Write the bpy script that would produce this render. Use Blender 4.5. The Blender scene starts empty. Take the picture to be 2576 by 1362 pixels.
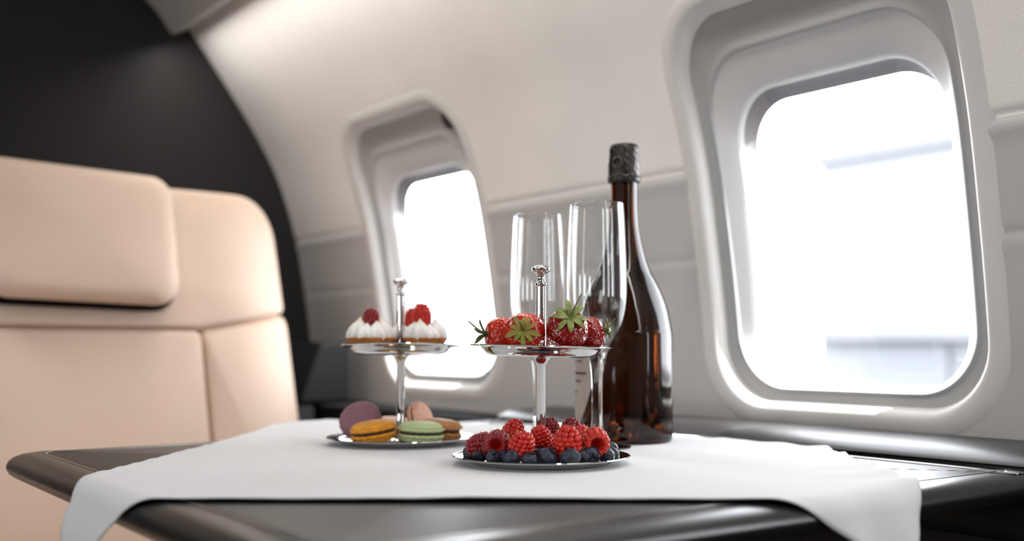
import bpy, bmesh, math, random
from mathutils import Vector, Matrix, Euler, noise

# ------------------------------------------------------------------ basics
PI = math.pi
Z0 = 0.795                       # eye height above the cabin floor
CA, SA = 0.8131, 0.5821          # cabin axis against the viewing direction
SC = bpy.context.scene
COL = SC.collection
TT = -0.095                      # table top, measured from eye level
RNG = random.Random(7)


def plan(x, y, z=0.0):
    """metres right of / ahead of / above the viewpoint -> world (x across the cabin, y along it)"""
    return Vector((CA * x + SA * y, -SA * x + CA * y, z + Z0))


def pdir(x, y, z):
    return Vector((CA * x + SA * y, -SA * x + CA * y, z)).normalized()


def lin(c):
    return tuple(((v / 255) / 12.92 if v / 255 <= 0.04045 else ((v / 255 + 0.055) / 1.055) ** 2.4) for v in c) + (1.0,)


def catmull(pts, n):
    """smooth curve through pts (tuples), n samples per span"""
    P = [pts[0]] + list(pts) + [pts[-1]]
    out = []
    for i in range(1, len(P) - 2):
        for k in range(n):
            t = k / n
            out.append(tuple(0.5 * (2 * b + (c - a) * t + (2 * a - 5 * b + 4 * c - d) * t * t + (3 * b - a - 3 * c + d) * t ** 3)
                             for a, b, c, d in zip(P[i - 1], P[i], P[i + 1], P[i + 2])))
    out.append(tuple(pts[-1]))
    return out


# ------------------------------------------------------------------ materials
def mat(name, color, rough=0.5, metal=0.0, spec=0.5, coat=0.0, coat_rough=0.05, sss=0.0, sss_r=(0.01, 0.004, 0.002), sheen=0.0,
        noise_amt=0.0, noise_scale=20.0, color2=None, bump=0.0, bump_scale=300.0, stretch=None, detail=4.0):
    m = bpy.data.materials.new(name)
    m.use_nodes = True
    nt = m.node_tree
    b = nt.nodes['Principled BSDF']
    b.inputs['Base Color'].default_value = lin(color)
    b.inputs['Roughness'].default_value = rough
    b.inputs['Metallic'].default_value = metal
    b.inputs['Specular IOR Level'].default_value = spec
    b.inputs['Coat Weight'].default_value = coat
    b.inputs['Coat Roughness'].default_value = coat_rough
    b.inputs['Sheen Weight'].default_value = sheen
    if sss:
        b.inputs['Subsurface Weight'].default_value = sss
        b.inputs['Subsurface Radius'].default_value = sss_r
        b.inputs['Subsurface Scale'].default_value = 1.0
    tc = nt.nodes.new('ShaderNodeTexCoord')
    mp = nt.nodes.new('ShaderNodeMapping')
    nt.links.new(tc.outputs['Object'], mp.inputs['Vector'])
    if stretch:
        mp.inputs['Scale'].default_value = stretch
    if color2 is not None:
        n = nt.nodes.new('ShaderNodeTexNoise')
        n.inputs['Scale'].default_value = noise_scale
        n.inputs['Detail'].default_value = detail
        nt.links.new(mp.outputs['Vector'], n.inputs['Vector'])
        r = nt.nodes.new('ShaderNodeValToRGB')
        r.color_ramp.elements[0].position = 0.5 - noise_amt
        r.color_ramp.elements[1].position = 0.5 + noise_amt
        r.color_ramp.elements[0].color = lin(color)
        r.color_ramp.elements[1].color = lin(color2)
        nt.links.new(n.outputs['Fac'], r.inputs['Fac'])
        nt.links.new(r.outputs['Color'], b.inputs['Base Color'])
    if bump:
        n2 = nt.nodes.new('ShaderNodeTexNoise')
        n2.inputs['Scale'].default_value = bump_scale
        n2.inputs['Detail'].default_value = 3
        nt.links.new(mp.outputs['Vector'], n2.inputs['Vector'])
        bp = nt.nodes.new('ShaderNodeBump')
        bp.inputs['Strength'].default_value = bump
        bp.inputs['Distance'].default_value = 0.001
        nt.links.new(n2.outputs['Fac'], bp.inputs['Height'])
        nt.links.new(bp.outputs['Normal'], b.inputs['Normal'])
    return m


def glass(name, color, rough=0.0, ior=1.5):
    m = bpy.data.materials.new(name)
    m.use_nodes = True
    nt = m.node_tree
    nt.nodes.remove(nt.nodes['Principled BSDF'])
    g = nt.nodes.new('ShaderNodeBsdfGlass')
    g.inputs['Color'].default_value = color
    g.inputs['Roughness'].default_value = rough
    g.inputs['IOR'].default_value = ior
    nt.links.new(g.outputs[0], nt.nodes['Material Output'].inputs['Surface'])
    return m


def bottle_glass(name, color):
    """coloured glass body with a clear, untinted surface reflection"""
    m = bpy.data.materials.new(name)
    m.use_nodes = True
    nt = m.node_tree
    nt.nodes.remove(nt.nodes['Principled BSDF'])
    t = nt.nodes.new('ShaderNodeBsdfRefraction')
    t.inputs['Color'].default_value = color
    t.inputs['IOR'].default_value = 1.42
    g = nt.nodes.new('ShaderNodeBsdfGlossy')
    g.inputs['Roughness'].default_value = 0.03
    fr = nt.nodes.new('ShaderNodeFresnel')
    fr.inputs['IOR'].default_value = 1.52
    mx = nt.nodes.new('ShaderNodeMixShader')
    nt.links.new(fr.outputs[0], mx.inputs[0])
    nt.links.new(t.outputs[0], mx.inputs[1])
    nt.links.new(g.outputs[0], mx.inputs[2])
    nt.links.new(mx.outputs[0], nt.nodes['Material Output'].inputs['Surface'])
    return m


def pane_glass(name):
    """a thin flat pane: clear, with a faint mirror reflection"""
    m = bpy.data.materials.new(name)
    m.use_nodes = True
    nt = m.node_tree
    nt.nodes.remove(nt.nodes['Principled BSDF'])
    t = nt.nodes.new('ShaderNodeBsdfTransparent')
    t.inputs['Color'].default_value = (0.97, 0.98, 1.0, 1)
    g = nt.nodes.new('ShaderNodeBsdfGlossy')
    g.inputs['Roughness'].default_value = 0.02
    mx = nt.nodes.new('ShaderNodeMixShader')
    mx.inputs['Fac'].default_value = 0.04
    nt.links.new(t.outputs[0], mx.inputs[1])
    nt.links.new(g.outputs[0], mx.inputs[2])
    nt.links.new(mx.outputs[0], nt.nodes['Material Output'].inputs['Surface'])
    return m


M = {}
M['wall_upper'] = mat('wall upper panel leather', (221, 217, 213), 0.62, bump=0.25, bump_scale=420, color2=(215, 211, 207), noise_amt=0.2, noise_scale=9)
M['wall_lower_shaded'] = mat('wall lower panel leather', (172, 170, 168), 0.6, bump=0.2, bump_scale=420)  # grey lower panel, base darkened to hold the shade on the wall
M['surround'] = mat('window surround plastic', (196, 194, 191), 0.42, bump=0.05, bump_scale=500)
M['shade'] = mat('window inner frame plastic', (192, 191, 190), 0.45)
M['track'] = mat('grey shade track plastic', (158, 158, 157), 0.5)
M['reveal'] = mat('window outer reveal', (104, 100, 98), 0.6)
M['rubber'] = mat('black rubber', (14, 14, 15), 0.6)
M['bulkhead'] = mat('bulkhead dark fabric', (25, 23, 23), 0.8, color2=(21, 20, 20), noise_amt=0.25, noise_scale=6, bump=0.3, bump_scale=600)
M['valance'] = mat('valance grey fabric', (196, 195, 193), 0.7, bump=0.2, bump_scale=500)
M['ceiling'] = mat('ceiling liner', (214, 209, 203), 0.7)
M['carpet'] = mat('cabin carpet', (118, 113, 108), 0.95, color2=(104, 99, 95), noise_amt=0.2, noise_scale=60, bump=0.6, bump_scale=400)
M['lacquer'] = mat('black lacquer', (17, 15, 15), 0.34, spec=0.8)
M['lacquer_panel'] = mat('black lacquer panel', (22, 20, 19), 0.42, spec=0.9)
M['trim_metal'] = mat('satin grey inlay', (120, 118, 116), 0.3, metal=0.9)
M['ledge'] = mat('black satin ledge', (20, 19, 19), 0.38, spec=0.8, bump=0.06, bump_scale=900)
M['ribbed'] = mat('ribbed dark fabric', (62, 58, 57), 0.9, bump=0.8, bump_scale=300, stretch=(1, 3, 0.6))
M['dark_leather'] = mat('dark leather', (7, 7, 8), 0.8, spec=0.1, bump=0.2, bump_scale=500)
M['leather'] = mat('beige seat leather', (226, 202, 182), 0.62, spec=0.28, bump=0.12, bump_scale=450, color2=(221, 195, 174), noise_amt=0.3, noise_scale=5)
M['cloth'] = mat('white table linen', (214, 215, 217), 0.85, sheen=0.15, bump=0.22, bump_scale=1400, spec=0.2)
M['thread'] = mat('white hem thread', (222, 221, 219), 0.9)
M['silver'] = mat('polished silver', (208, 207, 206), 0.045, metal=1.0, color2=(196, 195, 194), noise_amt=0.3, noise_scale=40)
M['silver_satin'] = mat('satin silver underside', (150, 149, 148), 0.22, metal=1.0)
M['bottle'] = bottle_glass('dark amber bottle glass', (0.21, 0.098, 0.044, 1))
M['foil'] = mat('black bottle foil', (17, 15, 14), 0.34, metal=0.6, color2=(78, 71, 66), noise_amt=0.2, noise_scale=70, bump=0.9, bump_scale=160)
M['wire'] = mat('dark wire', (92, 86, 82), 0.3, metal=1.0)
M['label'] = mat('grey bottle label paper', (172, 160, 151), 0.8, color2=(160, 148, 139), noise_amt=0.25, noise_scale=60)
M['ink'] = mat('label ink', (72, 66, 63), 0.8)
M['crystal'] = glass('clear crystal', (0.985, 0.99, 0.99, 1), 0.0, 1.5)
M['rasp'] = mat('raspberry red', (184, 14, 16), 0.34, spec=0.5, sss=0.4, sss_r=(0.0040, 0.0008, 0.0005), color2=(214, 46, 24), noise_amt=0.2, noise_scale=1.3, bump=0.25, bump_scale=14)
M['rasp_dark'] = mat('raspberry crimson', (122, 14, 28), 0.38, spec=0.5, sss=0.35, sss_r=(0.0030, 0.0006, 0.0005), color2=(158, 32, 40), noise_amt=0.2, noise_scale=1.3, bump=0.25, bump_scale=14)
M['rasp_core'] = mat('raspberry core', (212, 48, 22), 0.6, sss=0.4, sss_r=(0.0040, 0.0008, 0.0005))
M['hair'] = mat('raspberry hairs', (206, 150, 96), 0.6)
M['straw'] = mat('strawberry red', (158, 10, 14), 0.2, spec=0.55, coat=0.5, coat_rough=0.12, sss=0.3, sss_r=(0.0030, 0.0005, 0.0003), color2=(126, 8, 16), noise_amt=0.2, noise_scale=1.6)
M['straw_orange'] = mat('strawberry orange red', (208, 46, 16), 0.22, spec=0.55, coat=0.5, coat_rough=0.12, sss=0.35, sss_r=(0.0030, 0.0006, 0.0003), color2=(168, 14, 14), noise_amt=0.17, noise_scale=1.5)
M['seed'] = mat('strawberry seed', (212, 150, 56), 0.4)
M['sepal'] = mat('strawberry leaf green', (92, 124, 40), 0.5, color2=(150, 154, 84), noise_amt=0.16, noise_scale=4.5, bump=0.4, bump_scale=9)
M['sepal_dark'] = mat('strawberry dark leaf', (58, 80, 46), 0.5, color2=(100, 118, 66), noise_amt=0.18, noise_scale=4.5, bump=0.4, bump_scale=9)
M['sepal_yellow'] = mat('strawberry yellowing leaf', (126, 150, 42), 0.5, color2=(168, 132, 72), noise_amt=0.13, noise_scale=3.6, bump=0.4, bump_scale=9)
M['stem'] = mat('strawberry stem', (124, 124, 58), 0.55, color2=(78, 66, 40), noise_amt=0.2, noise_scale=3)
M['blue'] = mat('blueberry skin', (17, 20, 31), 0.38, spec=0.45, color2=(60, 70, 90), noise_amt=0.2, noise_scale=1.9, bump=0.15, bump_scale=9, detail=7)
M['crown'] = mat('blueberry crown', (24, 24, 34), 0.6)
def mac(name, c, c2):
    return mat(name, c, 0.62, color2=c2, noise_amt=0.16, noise_scale=4, bump=0.5, bump_scale=16)
M['mac_purple'] = mac('macaron purple', (146, 104, 116), (134, 92, 104))
M['mac_yellow'] = mac('macaron yellow', (236, 164, 34), (216, 140, 34))
M['mac_green'] = mac('macaron green', (178, 206, 150), (196, 194, 146))
M['mac_pink'] = mac('macaron pink', (252, 206, 186), (242, 178, 150))
M['mac_brown'] = mac('macaron caramel', (190, 132, 76), (168, 112, 62))
M['mac_peach'] = mac('macaron peach', (236, 200, 172), (222, 180, 150))
M['filling'] = mat('chocolate filling', (50, 30, 24), 0.5, bump=0.3, bump_scale=300)
M['crust'] = mat('tart crust', (196, 126, 58), 0.7, color2=(158, 92, 40), noise_amt=0.2, noise_scale=160, bump=0.7, bump_scale=300)


def cream_mat():
    m = mat('toasted cream', (240, 237, 232), 0.55, sss=0.25, sss_r=(0.004, 0.003, 0.0024))
    nt = m.node_tree
    b = nt.nodes['Principled BSDF']
    geo = nt.nodes.new('ShaderNodeTexCoord')
    sep = nt.nodes.new('ShaderNodeSeparateXYZ')
    nt.links.new(geo.outputs['Object'], sep.inputs[0])
    r = nt.nodes.new('ShaderNodeValToRGB')         # browned tips of the piped peaks
    r.color_ramp.elements[0].position = 0.0228
    r.color_ramp.elements[1].position = 0.0290
    r.color_ramp.elements[0].color = lin((240, 237, 232))
    r.color_ramp.elements[1].color = lin((232, 204, 172))
    nt.links.new(sep.outputs['Z'], r.inputs['Fac'])
    nt.links.new(r.outputs['Color'], b.inputs['Base Color'])
    return m


M['cream'] = cream_mat()
M['concrete'] = mat('pale concrete apron', (118, 119, 122), 0.9)
M['hangar'] = mat('hangar cladding', (124, 126, 129), 0.8)
M['hangar_dark'] = mat('hangar grey door', (116, 119, 124), 0.8)
M['glass_pane'] = pane_glass('cabin window pane')


# ------------------------------------------------------------------ object helpers
def mesh_obj(name, verts, faces, m, parent=None, smooth=True, mi=None, mats=None, sharp=50):
    me = bpy.data.meshes.new(name)
    me.from_pydata([tuple(v) for v in verts], [], faces)
    for x in (mats or [m]):
        me.materials.append(x)
    if mi:
        for p, i in zip(me.polygons, mi):
            p.material_index = i
    if smooth:
        for p in me.polygons:
            p.use_smooth = True
        me.set_sharp_from_angle(angle=math.radians(sharp))
    me.update()
    o = bpy.data.objects.new(name, me)
    COL.objects.link(o)
    if parent is not None:
        o.parent = parent
    return o


def tag(o, label=None, cat=None, group=None, kind=None):
    if label:
        o['label'] = label
    if cat:
        o['category'] = cat
    if group:
        o['group'] = group
    if kind:
        o['kind'] = kind
    return o


def thing(name, label, cat, loc=(0, 0, 0), group=None, rot=None):
    o = bpy.data.objects.new(name, None)
    o.empty_display_size = 0.02
    COL.objects.link(o)
    o.location = loc
    if rot is not None:
        o.rotation_mode = 'QUATERNION'
        o.rotation_quaternion = rot
    return tag(o, label, cat, group)


class MB:
    """collects vertices and faces for one mesh"""
    def __init__(s):
        s.v, s.f, s.mi = [], [], []

    def add(s, v, f, mi=0):
        b = len(s.v)
        s.v += [Vector(x) for x in v]
        s.f += [tuple(b + i for i in q) for q in f]
        s.mi += [mi] * len(f)

    def build(s, name, m, parent=None, smooth=True, mats=None):
        return mesh_obj(name, s.v, s.f, m, parent, smooth, s.mi if mats else None, mats)


def loft(rings, cap0=False, cap1=False, closed=True):
    """rings: equally long lists of points"""
    n = len(rings[0])
    v = [p for r in rings for p in r]
    f = []
    for i in range(len(rings) - 1):
        for j in range(n if closed else n - 1):
            k = (j + 1) % n
            f.append((i * n + j, i * n + k, (i + 1) * n + k, (i + 1) * n + j))
    if cap0:
        c = len(v)
        v.append(sum((Vector(p) for p in rings[0]), Vector()) / n)
        f += [(c, (j + 1) % n, j) for j in range(n)]
    if cap1:
        c = len(v)
        b = (len(rings) - 1) * n
        v.append(sum((Vector(p) for p in rings[-1]), Vector()) / n)
        f += [(c, b + j, b + (j + 1) % n) for j in range(n)]
    return v, f


def lathe(prof, n=64, lobes=None):
    """prof: (r, z) from bottom to top; poles where r == 0"""
    v, f, rows = [], [], []
    for r, z in prof:
        if abs(r) < 1e-7:
            rows.append([len(v)])
            v.append(Vector((0, 0, z)))
        else:
            row = []
            for j in range(n):
                a = 2 * PI * j / n
                rr = r * (lobes(a, z) if lobes else 1)
                row.append(len(v))
                v.append(Vector((rr * math.cos(a), rr * math.sin(a), z)))
            rows.append(row)
    for a, b in zip(rows, rows[1:]):
        if len(a) == 1 and len(b) == 1:
            continue
        for j in range(n):
            k = (j + 1) % n
            if len(a) == 1:
                f.append((a[0], b[k], b[j]))
            elif len(b) == 1:
                f.append((a[j], a[k], b[0]))
            else:
                f.append((a[j], a[k], b[k], b[j]))
    return v, f


def tube(pts, radii, n=10, caps=True):
    pts = [Vector(p) for p in pts]
    if not hasattr(radii, '__len__'):
        radii = [radii] * len(pts)
    rings = []
    up = None
    for i, p in enumerate(pts):
        d = (pts[min(i + 1, len(pts) - 1)] - pts[max(i - 1, 0)]).normalized()
        if up is None:
            up = d.orthogonal().normalized()
        up = (up - d * up.dot(d)).normalized()
        s = d.cross(up)
        rings.append([p + (up * math.cos(2 * PI * j / n) + s * math.sin(2 * PI * j / n)) * radii[i] for j in range(n)])
    return loft(rings, caps, caps)


def rounded_poly(pts, radii, seg=10):
    """counter-clockwise polygon with rounded corners"""
    out = []
    n = len(pts)
    for i in range(n):
        p0, p1, p2 = Vector(pts[i - 1]), Vector(pts[i]), Vector(pts[(i + 1) % n])
        a, b = (p0 - p1).normalized(), (p2 - p1).normalized()
        ang = math.acos(max(-1, min(1, a.dot(b))))
        r = radii[i] if hasattr(radii, '__len__') else radii
        t = r / math.tan(ang / 2)
        q0, q2 = p1 + a * t, p1 + b * t
        c = p1 + (a + b).normalized() * (r / math.sin(ang / 2))
        s, e = q0 - c, q2 - c
        th = math.acos(max(-1, min(1, s.normalized().dot(e.normalized()))))
        sg = 1 if s.x * e.y - s.y * e.x > 0 else -1
        for k in range(seg + 1):
            w = sg * th * k / seg
            out.append(c + Vector((s.x * math.cos(w) - s.y * math.sin(w), s.x * math.sin(w) + s.y * math.cos(w))))
    return out


def resample(poly, step):
    """closed 2D outline with no span longer than step"""
    out = []
    n = len(poly)
    for i in range(n):
        a, b = Vector(poly[i]), Vector(poly[(i + 1) % n])
        k = max(1, int((b - a).length / step))
        out += [a + (b - a) * (j / k) for j in range(k)]
    return out


def inset2d(poly, d):
    n = len(poly)
    out = []
    for i in range(n):
        a, b = Vector(poly[i - 1]), Vector(poly[(i + 1) % n])
        t = (b - a).normalized()
        out.append(Vector(poly[i]) + Vector((-t.y, t.x)) * d)
    return out


def rbox(x0, x1, y0, y1, z0, z1, r=0.004, seg=4):
    """box with rounded vertical and horizontal edges, world-local coordinates"""
    base = rounded_poly([(x0, y0), (x1, y0), (x1, y1), (x0, y1)], r, seg)
    rings = []
    for k in range(seg + 1):
        w = PI / 2 * k / seg
        rings.append([(p.x, p.y, z0 + r * (1 - math.sin(w))) for p in inset2d(base, r * 0.98 * (1 - math.cos(w)))])
    rings = rings[::-1]
    for k in range(seg + 1):
        w = PI / 2 * k / seg
        rings.append([(p.x, p.y, z1 - r * (1 - math.sin(w))) for p in inset2d(base, r * 0.98 * (1 - math.cos(w)))])
    lo = [[(p[0], p[1], p[2]) for p in q] for q in rings[:seg + 1]]
    hi = rings[seg + 1:]
    return loft(list(reversed(sorted(lo, key=lambda q: -q[0][2]))) + sorted(hi, key=lambda q: q[0][2]), True, True)


def plain_box(x0, x1, y0, y1, z0, z1):
    v = [(x, y, z) for z in (z0, z1) for y in (y0, y1) for x in (x0, x1)]
    f = [(0, 2, 3, 1), (4, 5, 7, 6), (0, 1, 5, 4), (2, 6, 7, 3), (0, 4, 6, 2), (1, 3, 7, 5)]
    return v, f


def icosphere(sub):
    bm = bmesh.new()
    bmesh.ops.create_icosphere(bm, subdivisions=sub, radius=1)
    bm.verts.ensure_lookup_table()
    v = [x.co.copy() for x in bm.verts]
    f = [tuple(q.index for q in p.verts) for p in bm.faces]
    bm.free()
    return v, f


ICO1, ICO2 = icosphere(1), icosphere(2)


def quat_to(axis, spin=0.0):
    """turns local +z onto axis"""
    q = Vector((0, 0, 1)).rotation_difference(Vector(axis).normalized())
    from mathutils import Quaternion
    return q @ Quaternion((0, 0, 1), spin)


# ------------------------------------------------------------------ cabin side wall
PROF = catmull([(0.905, -0.20), (0.900, -0.1), (0.895, 0.0), (0.880, 0.109), (0.860, 0.211), (0.828, 0.304), (0.782, 0.386), (0.723, 0.471), (0.665, 0.549), (0.60, 0.630)], 12)


def wall_u(z):
    for (u0, z0), (u1, z1) in zip(PROF, PROF[1:]):
        if z <= z1:
            t = (z - z0) / (z1 - z0)
            return u0 + (u1 - u0) * t
    return PROF[-1][0]


def crease(z):
    """the two seams between the wall panels: a soft roll with a groove above it"""
    d = 0.0
    for zc, h in ((0.186, 0.0022), (0.0895, 0.0009)):
        t = z - zc
        d += h * math.exp(-((t - 0.005) / 0.0045) ** 2)          # groove
        d -= 0.5 * h * math.exp(-((t + 0.007) / 0.007) ** 2)      # swelling of the panel below
    return d


def mirror_u(u, side):
    return u if side > 0 else -0.4 - u


def in_rrect(v, z, hw, z0, z1, r):
    dx = max(abs(v) - (hw - r), 0)
    zc, hh = (z0 + z1) / 2, (z1 - z0) / 2
    dz = max(abs(z - zc) - (hh - r), 0)
    return dx * dx + dz * dz <= r * r and abs(v) <= hw and abs(z - zc) <= hh


def build_wall(side, name, v0, v1, wins, fine):
    zs = []
    z = -0.16
    while z < 0.552:
        near = min(abs(z - 0.19), abs(z - 0.093)) < 0.02
        zs.append(z)
        z += (0.0016 if near else 0.005) if fine else (0.004 if near else 0.01)
    zs.append(0.552)
    step = 0.005 if fine else 0.01
    nv = int((v1 - v0) / step)
    mb = MB()
    idx = {}
    def vid(i, j):
        k = (i, j)
        if k not in idx:
            v = v0 + (v1 - v0) * i / nv
            zz = zs[j]
            idx[k] = len(mb.v)
            mb.v.append(Vector((mirror_u(wall_u(zz) + crease(zz), side), v, zz + Z0)))
        return idx[k]
    for i in range(nv):
        vc = v0 + (v1 - v0) * (i + 0.5) / nv
        for j in range(len(zs) - 1):
            zc = (zs[j] + zs[j + 1]) / 2
            if any(in_rrect(vc - w, zc, 0.168, -0.072, 0.345, 0.07) for w in wins):
                continue
            q = (vid(i, j), vid(i, j + 1), vid(i + 1, j + 1), vid(i + 1, j))
            mb.f.append(q if side > 0 else q[::-1])
            mb.mi.append(0 if zc > 0.19 else 1)
    o = mb.build(name, None, mats=[M['wall_upper'], M['wall_lower_shaded']])
    return tag(o, kind='structure')


WRINGS = [  # half width, bottom, top, corner radius, depth behind the wall face
    (0.1860, -0.0890, 0.3630, 0.080, 0.0035),
    (0.1820, -0.0860, 0.3600, 0.079, 0.0004),
    (0.1770, -0.0815, 0.3555, 0.076, -0.0012),
    (0.1720, -0.0770, 0.3515, 0.073, -0.0022),
    (0.1675, -0.0725, 0.3480, 0.071, -0.0027),
    (0.1635, -0.0685, 0.3447, 0.069, -0.0020),
    (0.1605, -0.0650, 0.3424, 0.067, 0.0002),
    (0.1582, -0.0620, 0.3402, 0.066, 0.0050),
    (0.1572, -0.0605, 0.3392, 0.065, 0.0100),
    (0.1562, -0.0592, 0.3380, 0.064, 0.0128),
]
BRINGS = [
    (0.1562, -0.0592, 0.3380, 0.064, 0.0128),
    (0.1548, -0.0580, 0.3360, 0.064, 0.0128),
    (0.1470, -0.0512, 0.3130, 0.062, 0.0165),
    (0.1445, -0.0492, 0.3065, 0.062, 0.0162),
    (0.1430, -0.0480, 0.3035, 0.062, 0.0148),
    (0.1415, -0.0468, 0.3015, 0.062, 0.0150),
    (0.1402, -0.0462, 0.2995, 0.061, 0.0180),
]
FRINGS = [
    (0.1402, -0.0462, 0.2995, 0.061, 0.0180),
    (0.1320, -0.0455, 0.2830, 0.059, 0.0245),
    (0.1250, -0.0450, 0.2690, 0.057, 0.0300),
    (0.1232, -0.0440, 0.2665, 0.056, 0.0325),
    (0.1220, -0.0430, 0.2650, 0.055, 0.0370),
]
TRINGS = [
    (0.1220, -0.0430, 0.2650, 0.055, 0.0370),
    (0.1216, -0.0429, 0.2642, 0.055, 0.0400),
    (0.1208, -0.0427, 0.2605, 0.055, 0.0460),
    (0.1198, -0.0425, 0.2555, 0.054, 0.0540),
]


def wring(v0, side, hw, zb, zt, r, d, seg):
    base = resample(rounded_poly([(-hw, zb), (hw, zb), (hw, zt), (-hw, zt)], r, seg), 1e9)
    # even spread of points along the straight runs
    out = []
    m = len(base)
    for i in range(m):
        a, b = base[i], base[(i + 1) % m]
        out.append(a)
        if (i + 1) % (seg + 1) == 0:
            for k in range(1, 16):
                out.append(a + (b - a) * (k / 16))
    return [Vector((mirror_u(wall_u(p.y) + d, side), v0 + p.x, p.y + Z0)) for p in out]


def build_window(n, v0, side, fine):
    seg = 14 if fine else 6
    root = bpy.data.objects.new('window_%d' % n, None)
    COL.objects.link(root)
    root.location = (mirror_u(wall_u(0.13), side), v0, 0.13 + Z0)
    tag(root, kind='structure')
    off = -root.location
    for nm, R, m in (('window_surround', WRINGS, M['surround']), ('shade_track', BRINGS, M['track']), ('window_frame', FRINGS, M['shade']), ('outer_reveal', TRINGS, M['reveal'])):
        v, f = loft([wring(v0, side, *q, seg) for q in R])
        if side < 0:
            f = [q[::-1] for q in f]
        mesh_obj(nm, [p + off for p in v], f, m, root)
    ring = wring(v0, side, 0.1225, -0.0435, 0.2655, 0.0555, 0.0385, seg)
    ring2 = wring(v0, side, 0.1225, -0.0435, 0.2655, 0.0555, 0.0410, seg)
    v, f = loft([ring, ring2], True, True)
    mesh_obj('window_pane', [p + off for p in v], f, M['glass_pane'], root, smooth=False)
    return root


RW = [1.45, 0.70, -0.05, -0.80, -1.55]
build_wall(1, 'wall_right', -2.4, 1.90, RW, True)
LW = RW[:3]
build_wall(-1, 'wall_left', -2.4, 1.90, LW, False)
for i, v in enumerate(RW):
    w = build_window(i + 1, v, 1, i < 2)
    if i == 0:   # dark gap of the pleated shade in the upper aft corner of the far window
        v_, f_ = lathe([(0, -0.004), (0.9, -0.0035), (1, 0), (0.9, 0.0035), (0, 0.004)], 24)
        o = mesh_obj('shade_gap', [Vector((p.z, p.y * 0.0125, p.x * 0.016)) for p in v_], f_, M['rubber'], w)
        zz = 0.318
        o.location = Vector((wall_u(zz) + 0.0125, v - 0.131, zz + Z0)) - w.location
        o.rotation_euler = (0.35, -0.55, 0)
for i, v in enumerate(LW):
    build_window(i + 6, v, -1, False)

# valance and ceiling, one profile swept along the cabin
vp = [(0.668, 0.552), (0.655, 0.546), (0.6375, 0.538), (0.630, 0.541), (0.590, 0.588), (0.50, 0.640)]
def sweep(name, prof, v0, v1, m, kind='structure', n=12, parent=None):
    rings = [[Vector((u, v0 + (v1 - v0) * k / n, z + Z0)) for u, z in prof] for k in range(n + 1)]
    v, f = loft(rings, closed=False)
    o = mesh_obj(name, v, f, m, parent)
    if kind:
        tag(o, kind=kind)
    return o
sweep('trim_1', catmull(vp, 6), -2.4, 1.90, M['valance'])
sweep('trim_2', [(-0.4 - u, z) for u, z in catmull(vp, 6)], -2.4, 1.90, M['valance'])
sweep('ceiling', catmull([(0.50, 0.640), (0.30, 0.70), (0.05, 0.735), (-0.2, 0.745), (-0.45, 0.735), (-0.70, 0.70), (-0.90, 0.640)], 6), -2.4, 1.90, M['ceiling'])
tag(mesh_obj('floor', *plain_box(-1.4, 1.0, -2.42, 1.95, -0.03, 0.0), M['carpet'], smooth=False), kind='structure')
tag(mesh_obj('wall_front', *plain_box(-1.4, 1.0, 1.895, 1.93, 0.0, 0.80 + Z0), M['bulkhead'], smooth=False), kind='structure')
tag(mesh_obj('wall_back', *plain_box(-1.4, 1.0, -2.43, -2.395, 0.0, 0.80 + Z0), M['wall_upper'], smooth=False), kind='structure')
# lower side panels under the ledges
sweep('trim_3', [(0.8135, -0.150), (0.8135, -0.796)], -2.4, 1.90, M['ribbed'])
sweep('trim_4', [(-1.295, -0.10), (-1.295, -0.796)], -2.4, 1.90, M['ribbed'])

# ------------------------------------------------------------------ side ledge
led = thing('side_ledge', 'long black satin side ledge running under both windows', 'ledge', (0.85, 0.0, Z0 - 0.09))
lp = [(0.8035, -0.0943)] + catmull([(0.8003, -0.0940), (0.7990, -0.0930), (0.7998, -0.0915), (0.8040, -0.0888), (0.8110, -0.0858), (0.8200, -0.0835),
              (0.8320, -0.0821), (0.850, -0.0816), (0.875, -0.0813), (0.894, -0.0811), (0.896, -0.0830)], 5) + [(0.896, -0.0943)]
n = 16
def along(prof, v1=1.145):
    L = v1 + 2.38
    rings = [[Vector((u - 0.85, -2.38 + L * k / n, z + 0.09)) for u, z in prof] for k in range(n + 1)]
    uc = sum(u for u, z in prof) / len(prof)
    zb = min(z for u, z in prof)
    for k in range(1, 7):                                   # rounded forward end
        w = PI / 2 * k / 6
        rings.append([Vector((uc + (u - uc) * (1 - 0.25 * (1 - math.cos(w))) - 0.85, v1 + 0.012 * math.sin(w), zb + (z - zb) * max(math.cos(w), 0.02) + 0.09)) for u, z in prof])
    return loft(rings, True, True)
mesh_obj('ledge_top', *along(lp), M['ledge'], led)
mesh_obj('fascia', *along([(0.8125, -0.0944), (0.896, -0.0944), (0.896, -0.152), (0.806, -0.152), (0.8025, -0.148), (0.8015, -0.140), (0.8015, -0.124), (0.8030, -0.1190), (0.8070, -0.1175), (0.8125, -0.1175)], 1.155), M['ledge'], led)
v, f = rbox(0.8015, 0.896, 1.172, 1.885, Z0 - 0.152, Z0 - 0.0985, 0.004, 3)
tag(mesh_obj('side_deck', v, f, M['dark_leather']), 'low matte black deck along the wall below the far window, ahead of the ledge', 'side deck')

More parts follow.
